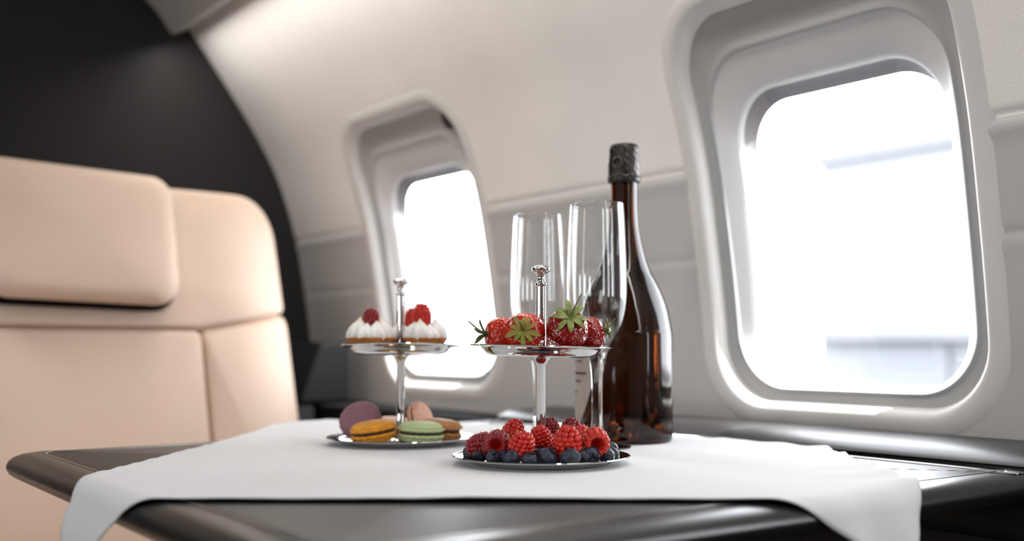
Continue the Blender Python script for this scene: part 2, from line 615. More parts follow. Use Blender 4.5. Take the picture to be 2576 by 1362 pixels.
# ------------------------------------------------------------------ table
outl = [Vector(p) for p in catmull([(0.8055, 1.150), (0.70, 1.151), (0.60, 1.148), (0.54, 1.130), (0.48, 1.092), (0.43, 1.071), (0.37, 1.064), (0.30, 1.060), (0.26, 1.058)], 8)]
outl += rounded_poly([(0.8055, 1.15), (0.198, 1.056), (0.198, 0.430), (0.8055, 0.430)], [0.02, 0.045, 0.040, 0.012], 14)[15:]
outl = resample(outl, 0.012)
if sum(a.x * b.y - b.x * a.y for a, b in zip(outl, outl[1:] + outl[:1])) < 0:
    outl.reverse()
table = thing('table', 'black lacquer fold-out table under the white cloth', 'table', (0.5, 0.75, 0.0))
toff = Vector((-0.5, -0.75, 0))
tz = Z0 + TT
tp = [(0.0300, -0.0215), (0.0130, -0.0212), (0.0065, -0.0195), (0.0024, -0.0162), (0.0004, -0.0120), (0.0004, -0.0095), (0.0020, -0.0060), (0.0055, -0.0030),
      (0.0105, -0.0010), (0.0170, -0.0001), (0.0285, 0.0), (0.0290, -0.0004)]
v, f = loft([[Vector((p.x, p.y, tz + z)) + toff for p in inset2d(outl, d)] for d, z in tp], True, False)
mesh_obj('table_frame', v, f, M['lacquer'], table)
v, f = loft([[Vector((p.x, p.y, tz + z)) + toff for p in inset2d(outl, d)] for d, z in [(0.0290, -0.0004), (0.0292, 0.0001), (0.0300, 0.0005), (0.0318, 0.0006), (0.0326, -0.0002), (0.0327, -0.0014)]], False, False)
mesh_obj('inlay_trim', v, f, M['trim_metal'], table)
pp = [(0.0327, -0.0014), (0.0338, -0.0013), (0.0346, -0.0004), (0.0360, 0.0)]
v, f = loft([[Vector((p.x, p.y, tz + z)) + toff for p in inset2d(outl, d)] for d, z in pp], False, True)
mesh_obj('inset_panel', v, f, M['lacquer_panel'], table)
v, f = lathe([(0, 0), (0.13, 0.0), (0.135, 0.006), (0.12, 0.016), (0.045, 0.03), (0.04, 0.06), (0.04, tz - 0.06), (0.08, tz - 0.0225), (0, tz - 0.0225)], 48)
mesh_obj('pedestal_leg', v, f, M['dark_leather'], table)

# ------------------------------------------------------------------ table cloth
def cloth_point(X, Y, lift=0.0):
    """flat cloth position ahead/right of the viewer -> draped over the table edges"""
    u, w = CA * X + SA * Y, -SA * X + CA * Y
    z = TT + 0.0011 + lift
    r = 0.016
    def over(e, flare=0.3):                       # e: how far past the start of the rounded edge -> (run, drop)
        if e <= 0:
            return e, 0.0
        q = r * PI / 2 * 0.92
        if e < q:
            a = e / r
            return r * math.sin(a), r * (1 - math.cos(a))
        a = q / r
        ex = e - q
        return r * math.sin(a) + ex * flare, r * (1 - math.cos(a)) + ex * math.sqrt(1 - flare * flare)
    eu = (0.198 + 0.0145) - u
    run, drop = over(eu, 0.44)
    if eu > 0:
        u = 0.198 + 0.0145 - run
        z -= drop
    ev = (0.430 + 0.0145) - w
    run, drop = over(ev, 0.25)
    if ev > 0:
        w = 0.430 + 0.0145 - run
        z -= drop
    return u, w, z, max(eu, 0), max(ev, 0)


def cloth_bounds(t):
    Y = 0.664 + (1.272 - 0.664) * t
    L = -0.303 + 0.040 * t - 0.022 * max(0.0, 1 - t / 0.28) ** 1.5
    R = 0.266 + 0.022 * t
    L = max(L, (CA * Y - 1.152) / SA)
    R = min(R, (0.7935 - SA * Y) / CA)
    return L, R, Y


NX, NY = 190, 170
cv, cf = [], []
for j in range(NY + 1):
    t = j / NY
    L, R, Y = cloth_bounds(t)
    for i in range(NX + 1):
        s = i / NX
        X = L + (R - L) * s
        Yy = Y + (-0.010 * s + 0.0012 * math.sin(11 * s + 1.0)) * (1 - t) ** 3
        edge = min(s * (R - L), (1 - s) * (R - L), t * 0.608, (1 - t) * 0.608 + 0.02)
        e = math.exp(-edge / 0.012)
        Xw = X + e * 0.0003 * math.sin(Yy * 210 + 2 * math.sin(Yy * 40))
        lift = 0.0007 * (noise.noise((X * 9, Yy * 9, 1.3)) + 1) + 0.0005 * (noise.noise((X * 30, Yy * 22, 4.1)) + 0.6)
        lift += e * 0.0006 * (0.6 + 1.2 * noise.noise((Yy * 45, X * 20, 0.7)) + 0.5 * math.sin(Yy * 230 + X * 60 + 3 * noise.noise((X * 12, Yy * 12, 0))))
        # lift of the rear hem and of the creased right border
        lift += 0.0060 * math.exp(-((X + 0.215) / 0.07) ** 2 - ((Yy - 1.25) / 0.06) ** 2)
        rb = math.exp(-((X - R) / 0.05) ** 2)
        lift += rb * 0.0026 * (0.5 + 0.5 * math.sin(Yy * 105 - X * 46 + 2.5 * noise.noise((X * 10, Yy * 14, 2.2)))) * (1 if Yy < 1.0 else 0.3)
        lift += 0.0007 * math.exp(-((Yy - 0.664) / 0.02) ** 2) * (0.6 + 0.4 * math.sin(X * 38))
        for ox, oy, rr in ((0.0226, 0.860, 0.085), (-0.1037, 1.030, 0.085), (0.1071, 1.056, 0.07), (0.0758, 0.985, 0.05), (0.0258, 1.07, 0.05)):
            calm = min(1.0, max(0.0, (math.hypot(X - ox, Yy - oy) - rr) / 0.05))
            lift = 0.0006 + (lift - 0.0006) * calm          # pressed flat by what stands on it
        u, w, z, eu, ev = cloth_point(Xw, Yy, lift)
        k = eu + ev
        if k > 0:                       # folds in the hanging corners
            a = (0.5 + 0.5 * math.sin((X + Yy * 0.8) * 95)) * min(k / 0.05, 1) * 0.006
            if eu > 0:
                u -= a
            else:
                w -= a
        cv.append((u, w, z + Z0))
for j in range(NY):
    for i in range(NX):
        a = j * (NX + 1) + i
        cf.append((a, a + 1, a + NX + 2, a + NX + 1))
cloth = mesh_obj('tablecloth', cv, cf, M['cloth'])
tag(cloth, 'white linen cloth laid askew over the black table', 'tablecloth')
sm = cloth.modifiers.new('thickness', 'SOLIDIFY')
sm.thickness = 0.0009
sm.offset = 1
def hem_line(fn, n):
    pts = []
    for k in range(n + 1):
        pts.append(fn(k / n))
    return pts
hp = []
for k in range(141):
    t = 0.03 + 0.94 * k / 140
    j = t * NY
    j0 = int(j)
    i0 = 4
    a, b = Vector(cv[j0 * (NX + 1) + i0]), Vector(cv[min(j0 + 1, NY) * (NX + 1) + i0])
    hp.append(a.lerp(b, j - j0) + Vector((0, 0, 0.0010)))
v, f = tube(hp, 0.00022, 6)
mesh_obj('hem_stitching', v, f, M['thread'], cloth)
CT = TT + 0.0028                     # top of the cloth (from eye level)

# ------------------------------------------------------------------ tiered stands
def plate_profile(R, depth, flat, flange):
    """silver dish: outside bottom centre -> rim -> inside centre; z = 0 at the outside bottom"""
    w = R - flange
    out = [(0, 0.0006), (flat * 0.5, 0.0005), (flat * 0.93, 0.0), (flat, 0.0001)]
    out += catmull([(flat, 0.0001), (flat + (w - flat) * 0.55, depth * 0.22), (w - 0.0008, depth * 0.72), (w + 0.0012, depth * 0.93), (R - 0.002, depth * 1.0), (R, depth * 1.06)], 5)[1:]
    out += [(R + 0.0003, depth * 1.06 + 0.0006), (R - 0.0004, depth * 1.06 + 0.0012), (R - 0.0022, depth * 1.0 + 0.0012), (R - 0.0034, depth + 0.0007)]
    out += catmull([(R - 0.0034, depth + 0.0007), (w + 0.0010, depth * 0.93 + 0.0008), (w - 0.0016, depth * 0.72 + 0.0010), (flat + (w - flat) * 0.50, depth * 0.22 + 0.0012), (flat - 0.001, 0.0013), (flat * 0.5, 0.0013), (0, 0.0014)], 5)[1:]
    return out


def build_stand(label, X, Y, tilt, roll, group):
    p = plan(X, Y, CT)
    st = thing('serving_stand', label, 'serving stand', p, group)
    v, f = lathe(plate_profile(0.0690, 0.0052, 0.0500, 0.0105), 96)
    mesh_obj('lower_plate', v, f, M['silver'], st)
    zt = -CT                                     # eye level above the base
    v, f = lathe(plate_profile(0.0553, 0.0072, 0.0370, 0.0090), 96)
    up = mesh_obj('upper_plate', v, f, M['silver'], st)
    up.location = (0, 0, zt - 0.0096)
    ax = pdir(1, 0, 0)
    ay = pdir(0, 1, 0)
    up.rotation_mode = 'QUATERNION'
    up.rotation_quaternion = (Matrix.Rotation(tilt, 4, ax) @ Matrix.Rotation(roll, 4, ay)).to_quaternion()
    v, f = lathe([(0, 0.0015), (0.0075, 0.0015), (0.0075, 0.0030), (0.0052, 0.0040), (0.0040, 0.0052), (0.0039, 0.03), (0.0039, zt - 0.017), (0.0043, zt - 0.0165), (0, zt - 0.0160)], 40)
    mesh_obj('lower_post', v, f, M['silver'], st)
    v, f = lathe([(0, zt - 0.0168), (0.0044, zt - 0.0168), (0.0046, zt - 0.0155), (0.0062, zt - 0.0130), (0.0086, zt - 0.0100), (0.0088, zt - 0.0093), (0, zt - 0.0092)], 40)
    mesh_obj('cone_collar', v, f, M['silver'], st)
    v, f = lathe([(0, zt - 0.008), (0.0062, zt - 0.0078), (0.0062, zt - 0.0066), (0.0040, zt - 0.0055), (0.0039, zt + 0.02), (0.0039, zt + 0.0455), (0, zt + 0.0456)], 40)
    mesh_obj('upper_post', v, f, M['silver'], st)
    kp = catmull([(0.0038, 0.0450), (0.0044, 0.0458), (0.0046, 0.0468), (0.0044, 0.0478), (0.0036, 0.0484), (0.0029, 0.0500), (0.0027, 0.0520), (0.0030, 0.0538), (0.0042, 0.0552), (0.0058, 0.0560),
                  (0.0069, 0.0572), (0.0072, 0.0586), (0.0069, 0.0596), (0.0060, 0.0602), (0.0050, 0.0611), (0.0030, 0.0620), (0.0012, 0.0624)], 4)
    v, f = lathe([(0, zt + 0.0450)] + [(r, z + zt) for r, z in kp] + [(0, zt + 0.0624)], 40)
    mesh_obj('knob', v, f, M['silver'], st)
    return st


F_X, F_Y = 0.0226, 0.860
B_X, B_Y = -0.1037, 1.030
build_stand('silver two-tier stand holding strawberries above raspberries and blueberries', F_X, F_Y, 0.0, math.radians(1.5), 'two-tier silver stands')
BT = math.radians(2.6)
build_stand('silver two-tier stand holding raspberry tarts above macarons', B_X, B_Y, -BT, 0.0, 'two-tier silver stands')

# ------------------------------------------------------------------ bottle
bot = thing('wine_bottle', 'dark brown sparkling wine bottle with black foil, unopened', 'bottle', plan(0.1071, 1.056, CT))
bot.scale = (1, 1, 0.9935)
bp = catmull([(0.0405, 0.0), (0.0440, 0.0008), (0.0458, 0.0035), (0.0464, 0.009), (0.0464, 0.05), (0.0463, 0.098), (0.0456, 0.106), (0.0440, 0.1155), (0.0418, 0.125), (0.0382, 0.1360), (0.0342, 0.146),
              (0.0295, 0.1555), (0.0254, 0.163), (0.0210, 0.1745), (0.0179, 0.186), (0.0152, 0.1985), (0.0137, 0.2086), (0.0128, 0.225), (0.0125, 0.249), (0.0125, 0.2600), (0.0110, 0.2610)], 6)
punt = catmull([(0.0, 0.022), (0.010, 0.0205), (0.021, 0.014), (0.031, 0.005), (0.0375, 0.0004), (0.0405, 0.0)], 5)
v, f = lathe(punt[:-1] + bp + [(0, 0.2610)], 96)
mesh_obj('glass_body', v, f, M['bottle'], bot)
fp = catmull([(0.0128, 0.2475), (0.0150, 0.2482), (0.0158, 0.2500), (0.0157, 0.2520), (0.0148, 0.2535), (0.0150, 0.2560), (0.0151, 0.2620), (0.0146, 0.2680), (0.0141, 0.2720), (0.0140, 0.2755), (0.0139, 0.2790),
              (0.0134, 0.2825), (0.0120, 0.2846), (0.0080, 0.2856)], 5)
def foil_lobes(a, z):
    return 1 + (0.012 * math.sin(11 * a + z * 900) + 0.01 * math.sin(23 * a - z * 500)) * (1 if z > 0.2525 else 0.3)
v, f = lathe([(0.0126, 0.2475)] + fp + [(0, 0.2858)], 80, foil_lobes)
mesh_obj('foil_cap', v, f, M['foil'], bot)
v, f = lathe([(0.0124, 0.2470), (0.0128, 0.2470), (0.0129, 0.2280), (0.0127, 0.2278)], 64)
# wire cage loop and bands
fd = pdir(-0.50, -0.866, 0)
fs = Vector((-fd.y, fd.x, 0))
lc = fd * 0.0153 + Vector((0, 0, 0.2655))
v, f = tube([lc + fs * (0.0048 * math.cos(2 * PI * k / 24)) + Vector((0, 0, 0.0050 * math.sin(2 * PI * k / 24))) for k in range(25)], 0.0008, 8)
mesh_obj('wire_loop', v, f, M['wire'], bot)
v, f = tube([Vector((0.0154 * math.cos(2 * PI * k / 48), 0.0154 * math.sin(2 * PI * k / 48), 0.2535 + 0.0008 * math.sin(6 * PI * k / 12))) for k in range(49)], 0.0007, 8)
mesh_obj('wire_ring', v, f, M['wire'], bot)
mb = MB()
for q in range(4):
    a = 0.35 + q * PI / 2
    d = pdir(math.sin(a), -math.cos(a), 0)
    mb.add(*tube([d * 0.0153 + Vector((0, 0, 0.2535)), d * 0.0154 + Vector((0, 0, 0.262)), d * 0.0145 + Vector((0, 0, 0.272)), d * 0.0143 + Vector((0, 0, 0.279))], 0.0006, 6))
mb.build('wire_cage', M['wire'], bot)
# paper label around the left flank of the bottle, rounded lower corner
def bottle_surf(phi, z, r):
    d = pdir(math.sin(phi), -math.cos(phi), 0)
    return d * r + Vector((0, 0, z))
lv, lf = [], []
NA, NZ = 40, 40
P0, P1 = math.radians(-150), math.radians(-41)
for j in range(NZ + 1):
    for i in range(NA + 1):
        s, t = i / NA, j / NZ
        # lower edge sweeps up towards the front edge
        sf = max(0.0, (s - 0.62) / 0.38)
        zb = 0.014 + 0.052 * sf ** 2.2
        lv.append(bottle_surf(P0 + (P1 - P0) * s, zb + (0.094 - zb) * t, 0.04675))
for j in range(NZ):
    for i in range(NA):
        a = j * (NA + 1) + i
        lf.append((a, a + 1, a + NA + 2, a + NA + 1))
lab = mesh_obj('paper_label', lv, lf, M['label'], bot)
lab.modifiers.new('thickness', 'SOLIDIFY').thickness = 0.00025
mb = MB()
for k, (zz, a0, a1, hh) in enumerate([(0.0845, -96, -58, 0.0022), (0.0770, -92, -62, 0.0012), (0.0655, -94, -54, 0.0022), (0.0580, -92, -63, 0.0016), (0.0480, -90, -74, 0.0012), (0.0440, -88, -76, 0.0012), (0.0370, -94, -80, 0.0014)]):
    m_ = 14
    for w in range(m_):                                      # rows of small blurred print
        if RNG.random() < 0.18:
            continue
        b0 = math.radians(a0 + (a1 - a0) * w / m_)
        b1 = math.radians(a0 + (a1 - a0) * (w + 0.78) / m_)
        h2 = hh * (0.7 + 0.5 * RNG.random())
        mb.add([bottle_surf(b0, zz - h2 / 2, 0.04712), bottle_surf(b1, zz - h2 / 2, 0.04712), bottle_surf(b1, zz + h2 / 2, 0.04712), bottle_surf(b0, zz + h2 / 2, 0.04712)], [(0, 1, 2, 3)])
mb.build('print', M['ink'], lab, smooth=False)

# ------------------------------------------------------------------ flutes
def build_flute(label, X, Y):
    fl = thing('champagne_flute', label, 'glass', plan(X, Y, CT), 'champagne flutes')
    KZ = 0.9885
    out = catmull([(0.0300, 0.0004), (0.0303, 0.0010), (0.0296, 0.0018), (0.0220, 0.0030), (0.0120, 0.0048), (0.0072, 0.0085), (0.0056, 0.0150), (0.0049, 0.0260), (0.0047, 0.0400), (0.0048, 0.0560), (0.0054, 0.0680), (0.0072, 0.0790),
                   (0.0110, 0.0890), (0.0165, 0.0980), (0.0212, 0.1075), (0.0246, 0.1190), (0.0263, 0.1330), (0.0266, 0.1480), (0.0262, 0.1660), (0.0254, 0.1880), (0.0244, 0.2080), (0.0236, 0.2195)], 5)
    rim = [(0.0234, 0.2201), (0.0230, 0.2202), (0.0227, 0.2195)]
    inn = catmull([(0.0227, 0.2195), (0.0235, 0.2080), (0.0245, 0.1880), (0.0253, 0.1660), (0.0257, 0.1480), (0.0254, 0.1330), (0.0236, 0.1195), (0.0200, 0.1085), (0.0150, 0.0995), (0.0092, 0.0920), (0.0040, 0.0875), (0.0, 0.0862)], 5)
    v, f = lathe([(r, z * KZ) for r, z in [(0, 0.0012), (0.02, 0.0008)] + out + rim + inn[1:]], 96)
    mesh_obj('glass_bowl_and_stem', v, f, M['crystal'], fl)
    return fl


build_flute('empty clear flute overlapping the dark bottle, taller-looking of the two', 0.0758, 0.985)
build_flute('empty clear flute behind the strawberry stand, clear of the bottle', 0.0258, 1.070)

# ------------------------------------------------------------------ raspberries
def raspberry_mesh(seed, R, L, core=True):
    rnd = random.Random(seed)
    mb, hb = MB(), MB()
    d = R * 0.222
    def rad(t):
        return R * (0.84 + 0.34 * t) * max(0.0, 1 - t ** 2.3) ** 0.60
    z = d * 0.7
    row = 0
    while z < L - d * 0.5:
        t = z / L
        r = max(rad(t) - d * 0.62, 0)
        n = max(1, int(2 * PI * r / (1.50 * d)))
        if r < d * 0.8:
            n = 3 if r > d * 0.45 else 1
        ph = rnd.random() * 6
        for k in range(n):
            a = ph + 2 * PI * (k + 0.22 * (rnd.random() - 0.5)) / n
            s = d * (0.92 + 0.2 * rnd.random())
            out = Vector((math.cos(a) * (1 - t * t * 0.7), math.sin(a) * (1 - t * t * 0.7), 0.15 + 1.1 * t ** 3)).normalized()
            c = Vector((r * math.cos(a), r * math.sin(a), z + d * 0.18 * (rnd.random() - 0.5)))
            q = Vector((0, 0, 1)).rotation_difference(out)
            mb.add([c + q @ Vector((p.x * s, p.y * s, p.z * s * 1.0)) for p in ICO2[0]], ICO2[1], 0)
            if rnd.random() < 0.75:
                b = c + out * s * 1.05
                e = b + (out + Vector((rnd.random() - .5, rnd.random() - .5, rnd.random() - .3)) * 1.3).normalized() * R * (0.12 + 0.16 * rnd.random())
                hb.add(*tube([b, b.lerp(e, 0.5) + Vector((0, 0, R * 0.02)), e], [R * 0.010, R * 0.008, R * 0.004], 3, False))
        z += d * 1.28
        row += 1
    # last drupelets around the tip
    mb.add([Vector((0, 0, L - d * 0.85)) + p * d for p in ICO2[0]], ICO2[1], 0)
    # rim of drupelets around the open end
    n = 17
    for k in range(n):
        a = 2 * PI * k / n
        c = Vector((math.cos(a) * R * 0.64, math.sin(a) * R * 0.62, d * 0.35))
        s = d * (0.85 + 0.15 * rnd.random())
        mb.add([c + Vector((p.x * s, p.y * s, p.z * s * 1.0)) for p in ICO2[0]], ICO2[1], 0)
    # cavity and core
    v, f = lathe([(R * 0.66, d * 0.25), (R * 0.52, d * 0.05), (R * 0.44, L * 0.10), (R * 0.36, L * 0.32), (R * 0.24, L * 0.5), (0, L * 0.58)], 28)
    mb.add(v, f, 1)
    v, f = lathe([(R * 0.70, d * 0.3), (rad(0.3) - d * 0.75, L * 0.3), (rad(0.6) - d * 0.8, L * 0.6), (rad(0.8) - d * 0.9, L * 0.8), (0, L * 0.9)], 24)
    mb.add(v, f, 1)
    return mb, hb


RV = []
for k in range(3):
    mb, hb = raspberry_mesh(11 + k, 1.0, [1.95, 2.15, 2.05][k])
    L = [1.95, 2.15, 2.05][k]
    for w in (mb, hb):
        w.v = [p - Vector((0, 0, L / 2)) for p in w.v]
    RV.append((mb, hb))
rasp_src = {}


def raspberry(label, X, Y, z, R, axis, var=0, dark=False, group='raspberries on the front lower plate', spin=0.0):
    """axis: direction of the tip, in viewer directions"""
    key = (var, dark)
    q = quat_to(pdir(*axis), spin)
    if key not in rasp_src:
        t = thing('raspberry', label, 'raspberry', plan(X, Y, z), group, q)
        mb, hb = RV[var]
        mb.build('drupelets', None, t, mats=[M['rasp_dark'] if dark else M['rasp'], M['rasp_core']])
        h = hb.build('hairs', M['hair'], t)
        tag(h, kind='stuff')
        rasp_src[key] = t
    else:
        src = rasp_src[key]
        t = src.copy()
        COL.objects.link(t)
        for ch in list(src.children):
            c = ch.copy()
            COL.objects.link(c)
            c.parent = t
        t.location = plan(X, Y, z)
        t.rotation_quaternion = q
        tag(t, label, 'raspberry', group)
    t.scale = (R, R, R)
    return t


# positions: metres right of / ahead of the viewpoint, height from eye level
raspberry('dark raspberry lying on its side at the left rim of the front lower plate', -0.0262, 0.846, -0.0778, 0.0098, (-0.85, 0.10, -0.22), 0, True)
raspberry('dark raspberry with its hollow end facing front, left on the front lower plate', -0.0108, 0.838, -0.0742, 0.0104, (0.10, 0.95, 0.15), 1, True, spin=0.7)
raspberry('raspberry half hidden behind the dark hollow one, left of the front post', 0.0012, 0.868, -0.0680, 0.0093, (0.35, 0.2, 0.8), 2, False)
raspberry('bright orange-red upright raspberry at the front centre-left of the lower plate', 0.0075, 0.822, -0.0742, 0.0104, (0.18, -0.15, 0.9), 0, False)
raspberry('slim raspberry leaning just in front of the front post', 0.0222, 0.843, -0.0715, 0.0092, (-0.30, -0.15, 0.85), 1, False, spin=2.0)
raspberry('dark raspberry peeking out right behind the front post', 0.0302, 0.878, -0.0672, 0.0088, (0.0, 0.2, 0.9), 2, True)
raspberry('largest broad raspberry standing at the front right-of-centre of the lower plate', 0.0414, 0.824, -0.0730, 0.0117, (0.02, -0.12, 0.95), 2, False, spin=1.0)
raspberry('raspberry top showing behind the largest raspberry', 0.0472, 0.880, -0.0668, 0.0090, (0.1, 0.3, 0.8), 0, True)
raspberry('raspberry with its orange hollow end facing front, right on the front lower plate', 0.0624, 0.836, -0.0722, 0.0108, (-0.10, 0.90, 0.22), 1, False, spin=0.3)
raspberry('sliver of a raspberry between the largest and the right hollow one', 0.0535, 0.862, -0.0705, 0.0082, (0.2, 0.5, 0.6), 2, False)

# ------------------------------------------------------------------ blueberries
def blueberry_mesh():
    rnd = random.Random(3)
    prof = []
    n = 26
    for k in range(n + 1):
        w = PI * k / n - PI / 2
        r, z = math.cos(w), math.sin(w) * 0.88
        if k > n - 6:
            z -= 0.30 * ((k - n + 6) / 6) ** 1.5 * 0.9
        prof.append((max(r, 0), z))
    prof[0] = (0, prof[0][1])
    prof[-1] = (0, prof[-1][1])
    body = lathe(prof, 40)
    cb = MB()
    for k in range(5):
        a0 = 2 * PI * k / 5
        rows = []
        for i in range(5):
            t = i / 4
            w = 0.30 * (1 - t ** 1.6)
            r = 0.30 + 0.30 * t
            z = 0.70 + 0.20 * math.sin(t * 1.9) 
            rows.append([Vector((r * math.cos(a0 + s * w), r * math.sin(a0 + s * w), z + 0.03 * (1 - abs(s)))) for s in (-1, -0.5, 0, 0.5, 1)])
        v, f = loft(rows, closed=False)
        cb.add(v, f)
    cb.add(*lathe([(0.34, 0.76), (0.28, 0.78), (0.20, 0.66), (0.07, 0.64), (0, 0.66)], 24))
    return body, cb


BB = blueberry_mesh()
blue_src = [None]


def blueberry(label, X, Y, z, R, axis, sq=1.0):
    q = quat_to(pdir(*axis))
    if blue_src[0] is None:
        t = thing('blueberry', label, 'blueberry', plan(X, Y, z), 'blueberries on the front lower plate', q)
        mesh_obj('berry_skin', BB[0][0], BB[0][1], M['blue'], t)
        c = BB[1].build('crown', M['crown'], t)
        md = c.modifiers.new('thickness', 'SOLIDIFY')
        md.thickness = 0.05
        blue_src[0] = t
    else:
        t = blue_src[0].copy()
        COL.objects.link(t)
        for ch in list(blue_src[0].children):
            c = ch.copy()
            COL.objects.link(c)
            c.parent = t
        t.location = plan(X, Y, z)
        t.rotation_quaternion = q
        tag(t, label, 'blueberry', 'blueberries on the front lower plate')
    t.scale = (R, R, R * sq)
    return t


PF = -0.0907                       # inside floor of the front lower plate, from eye level
blueberry('leftmost round blueberry in the front row', -0.0243, 0.8450, PF + 0.0076, 0.0074, (-0.3, 0.5, 0.8))
blueberry('blueberry tucked behind the leftmost one against the dark raspberry', -0.0315, 0.8530, PF + 0.0072, 0.0067, (-0.2, 0.4, 0.9))
blueberry('small blueberry with crown turned front right of the leftmost one', -0.0136, 0.8270, PF + 0.0060, 0.0062, (0.35, -0.75, 0.35))
blueberry('blueberry in shadow under the dark hollow raspberry', -0.0068, 0.8450, PF + 0.0072, 0.0068, (0, 0.5, 0.8))
blueberry('broad blueberry left below the bright orange-red raspberry', 0.0000, 0.8170, PF + 0.0064, 0.0072, (-0.5, 0.2, 0.6))
blueberry('low blueberry right below the bright orange-red raspberry', 0.0130, 0.8120, PF + 0.0058, 0.0062, (0.2, -0.1, 0.95))
blueberry('blueberry behind, below the slim leaning raspberry', 0.0210, 0.8330, PF + 0.0070, 0.0067, (0.0, 0.4, 0.8))
blueberry('large blueberry with dark crown on top at the front centre', 0.0266, 0.8160, PF + 0.0074, 0.0077, (0.55, -0.25, 0.75))
blueberry('wide blueberry directly under the largest raspberry', 0.0430, 0.8130, PF + 0.0070, 0.0081, (-0.3, 0.4, 0.8))
blueberry('round blueberry with crown facing front, right of the largest raspberry', 0.0588, 0.8270, PF + 0.0075, 0.0075, (0.28, -0.85, -0.30))
blueberry('rightmost smooth blueberry in the front row', 0.0714, 0.8360, PF + 0.0066, 0.0066, (0.4, 0.5, 0.6))
blueberry('blueberry half hidden behind the rightmost front one', 0.0768, 0.8500, PF + 0.0064, 0.0062, (0.5, 0.4, 0.6))
blueberry('pale bloomed blueberry at the right rear of the front lower plate', 0.0778, 0.8720, PF + 0.0080, 0.0064, (0.2, 0.6, 0.6))
# hidden under the pile, they carry the raspberries
for lb, x, y in (('blueberry buried between the bright orange-red raspberry and the post', 0.006, 0.852), ('blueberry buried behind the large front-centre blueberry', 0.036, 0.838),
                 ('blueberry buried behind the largest raspberry', 0.050, 0.842), ('blueberry buried under the right hollow raspberry', 0.064, 0.850),
                 ('blueberry buried under the dark lying raspberry at the left', -0.018, 0.858), ('blueberry buried under the half hidden raspberry left of the post', 0.001, 0.872),
                 ('blueberry buried under the dark raspberry behind the post', 0.032, 0.884), ('blueberry buried under the raspberry behind the largest one', 0.048, 0.880),
                 ('blueberry wedged under the left side of the bright orange-red raspberry', -0.004, 0.829), ('blueberry wedged under the right side of the largest raspberry', 0.0525, 0.824)):
    blueberry(lb, x, y, PF + 0.0066, 0.0066, (0.1, 0.3, 0.9))

# ------------------------------------------------------------------ strawberries
SPR = catmull([(0.0, 0.78), (0.20, 0.83), (0.46, 0.83), (0.73, 0.69), (0.92, 0.42), (1.0, 0.10), (0.975, -0.20), (0.87, -0.52), (0.69, -0.81), (0.46, -1.03), (0.22, -1.16), (0.0, -1.20)], 7)


def strawberry_body(seed, stretch=1.0):
    rnd = random.Random(seed)
    n = 120
    rows = [(r, z) for r, z in SPR]
    # seeds on a spiral over the profile
    acc = [0]
    for (r0, z0), (r1, z1) in zip(rows, rows[1:]):
        acc.append(acc[-1] + (r0 + r1) * 0.5 * math.hypot(r1 - r0, z1 - z0))
    seeds = []
    N = 170
    for k in range(N):
        a = acc[-1] * (k + 0.5) / N
        i = max(j for j in range(len(acc)) if acc[j] <= a)
        i = min(i, len(rows) - 2)
        t = (a - acc[i]) / max(acc[i + 1] - acc[i], 1e-9)
        r = rows[i][0] + (rows[i + 1][0] - rows[i][0]) * t
        z = rows[i][1] + (rows[i + 1][1] - rows[i][1]) * t
        if z > 0.72:
            continue
        dr, dz = rows[i + 1][0] - rows[i][0], rows[i + 1][1] - rows[i][1]
        th = k * 2.39996 + 0.12 * rnd.random()
        nr = Vector((-dz, dr)).normalized()
        nrm = Vector((nr.x * math.cos(th), nr.x * math.sin(th), nr.y)).normalized()
        seeds.append((Vector((r * math.cos(th), r * math.sin(th), z)), nrm))
    v, f = lathe(rows, n)
    from mathutils.kdtree import KDTree
    kd = KDTree(len(seeds))
    for i, s in enumerate(seeds):
        kd.insert(s[0], i)
    kd.balance()
    out = []
    for p in v:
        c, i, d = kd.find(p)
        nrm = seeds[i][1]
        q = p - nrm * (0.048 * math.exp(-(d / 0.060) ** 2))
        bump_ = 1 + 0.05 * noise.noise(p * 1.3 + Vector((seed, 0, 0))) + 0.02 * noise.noise(p * 3.1 + Vector((0, seed, 0)))
        out.append(Vector((q.x * bump_, q.y * bump_, q.z * stretch)))
    mb = MB()
    mb.add(out, f, 0)
    for s, nrm in seeds:
        q = Vector((0, 0, 1)).rotation_difference(nrm)
        dn = (Vector((0, 0, -1)) - nrm * (-nrm.z))
        dn = dn.normalized() if dn.length > 1e-4 else Vector((1, 0, 0))
        sd = nrm.cross(dn)
        b = 1 + 0.05 * noise.noise(s * 1.3 + Vector((seed, 0, 0))) + 0.02 * noise.noise(s * 3.1 + Vector((0, seed, 0)))
        c = Vector((s.x * b, s.y * b, s.z * stretch)) - nrm * 0.031
        mb.add([c + dn * (p.x * 0.040) + sd * (p.y * 0.025) + nrm * (p.z * 0.023) for p in ICO1[0]], ICO1[1], 1)
    return mb


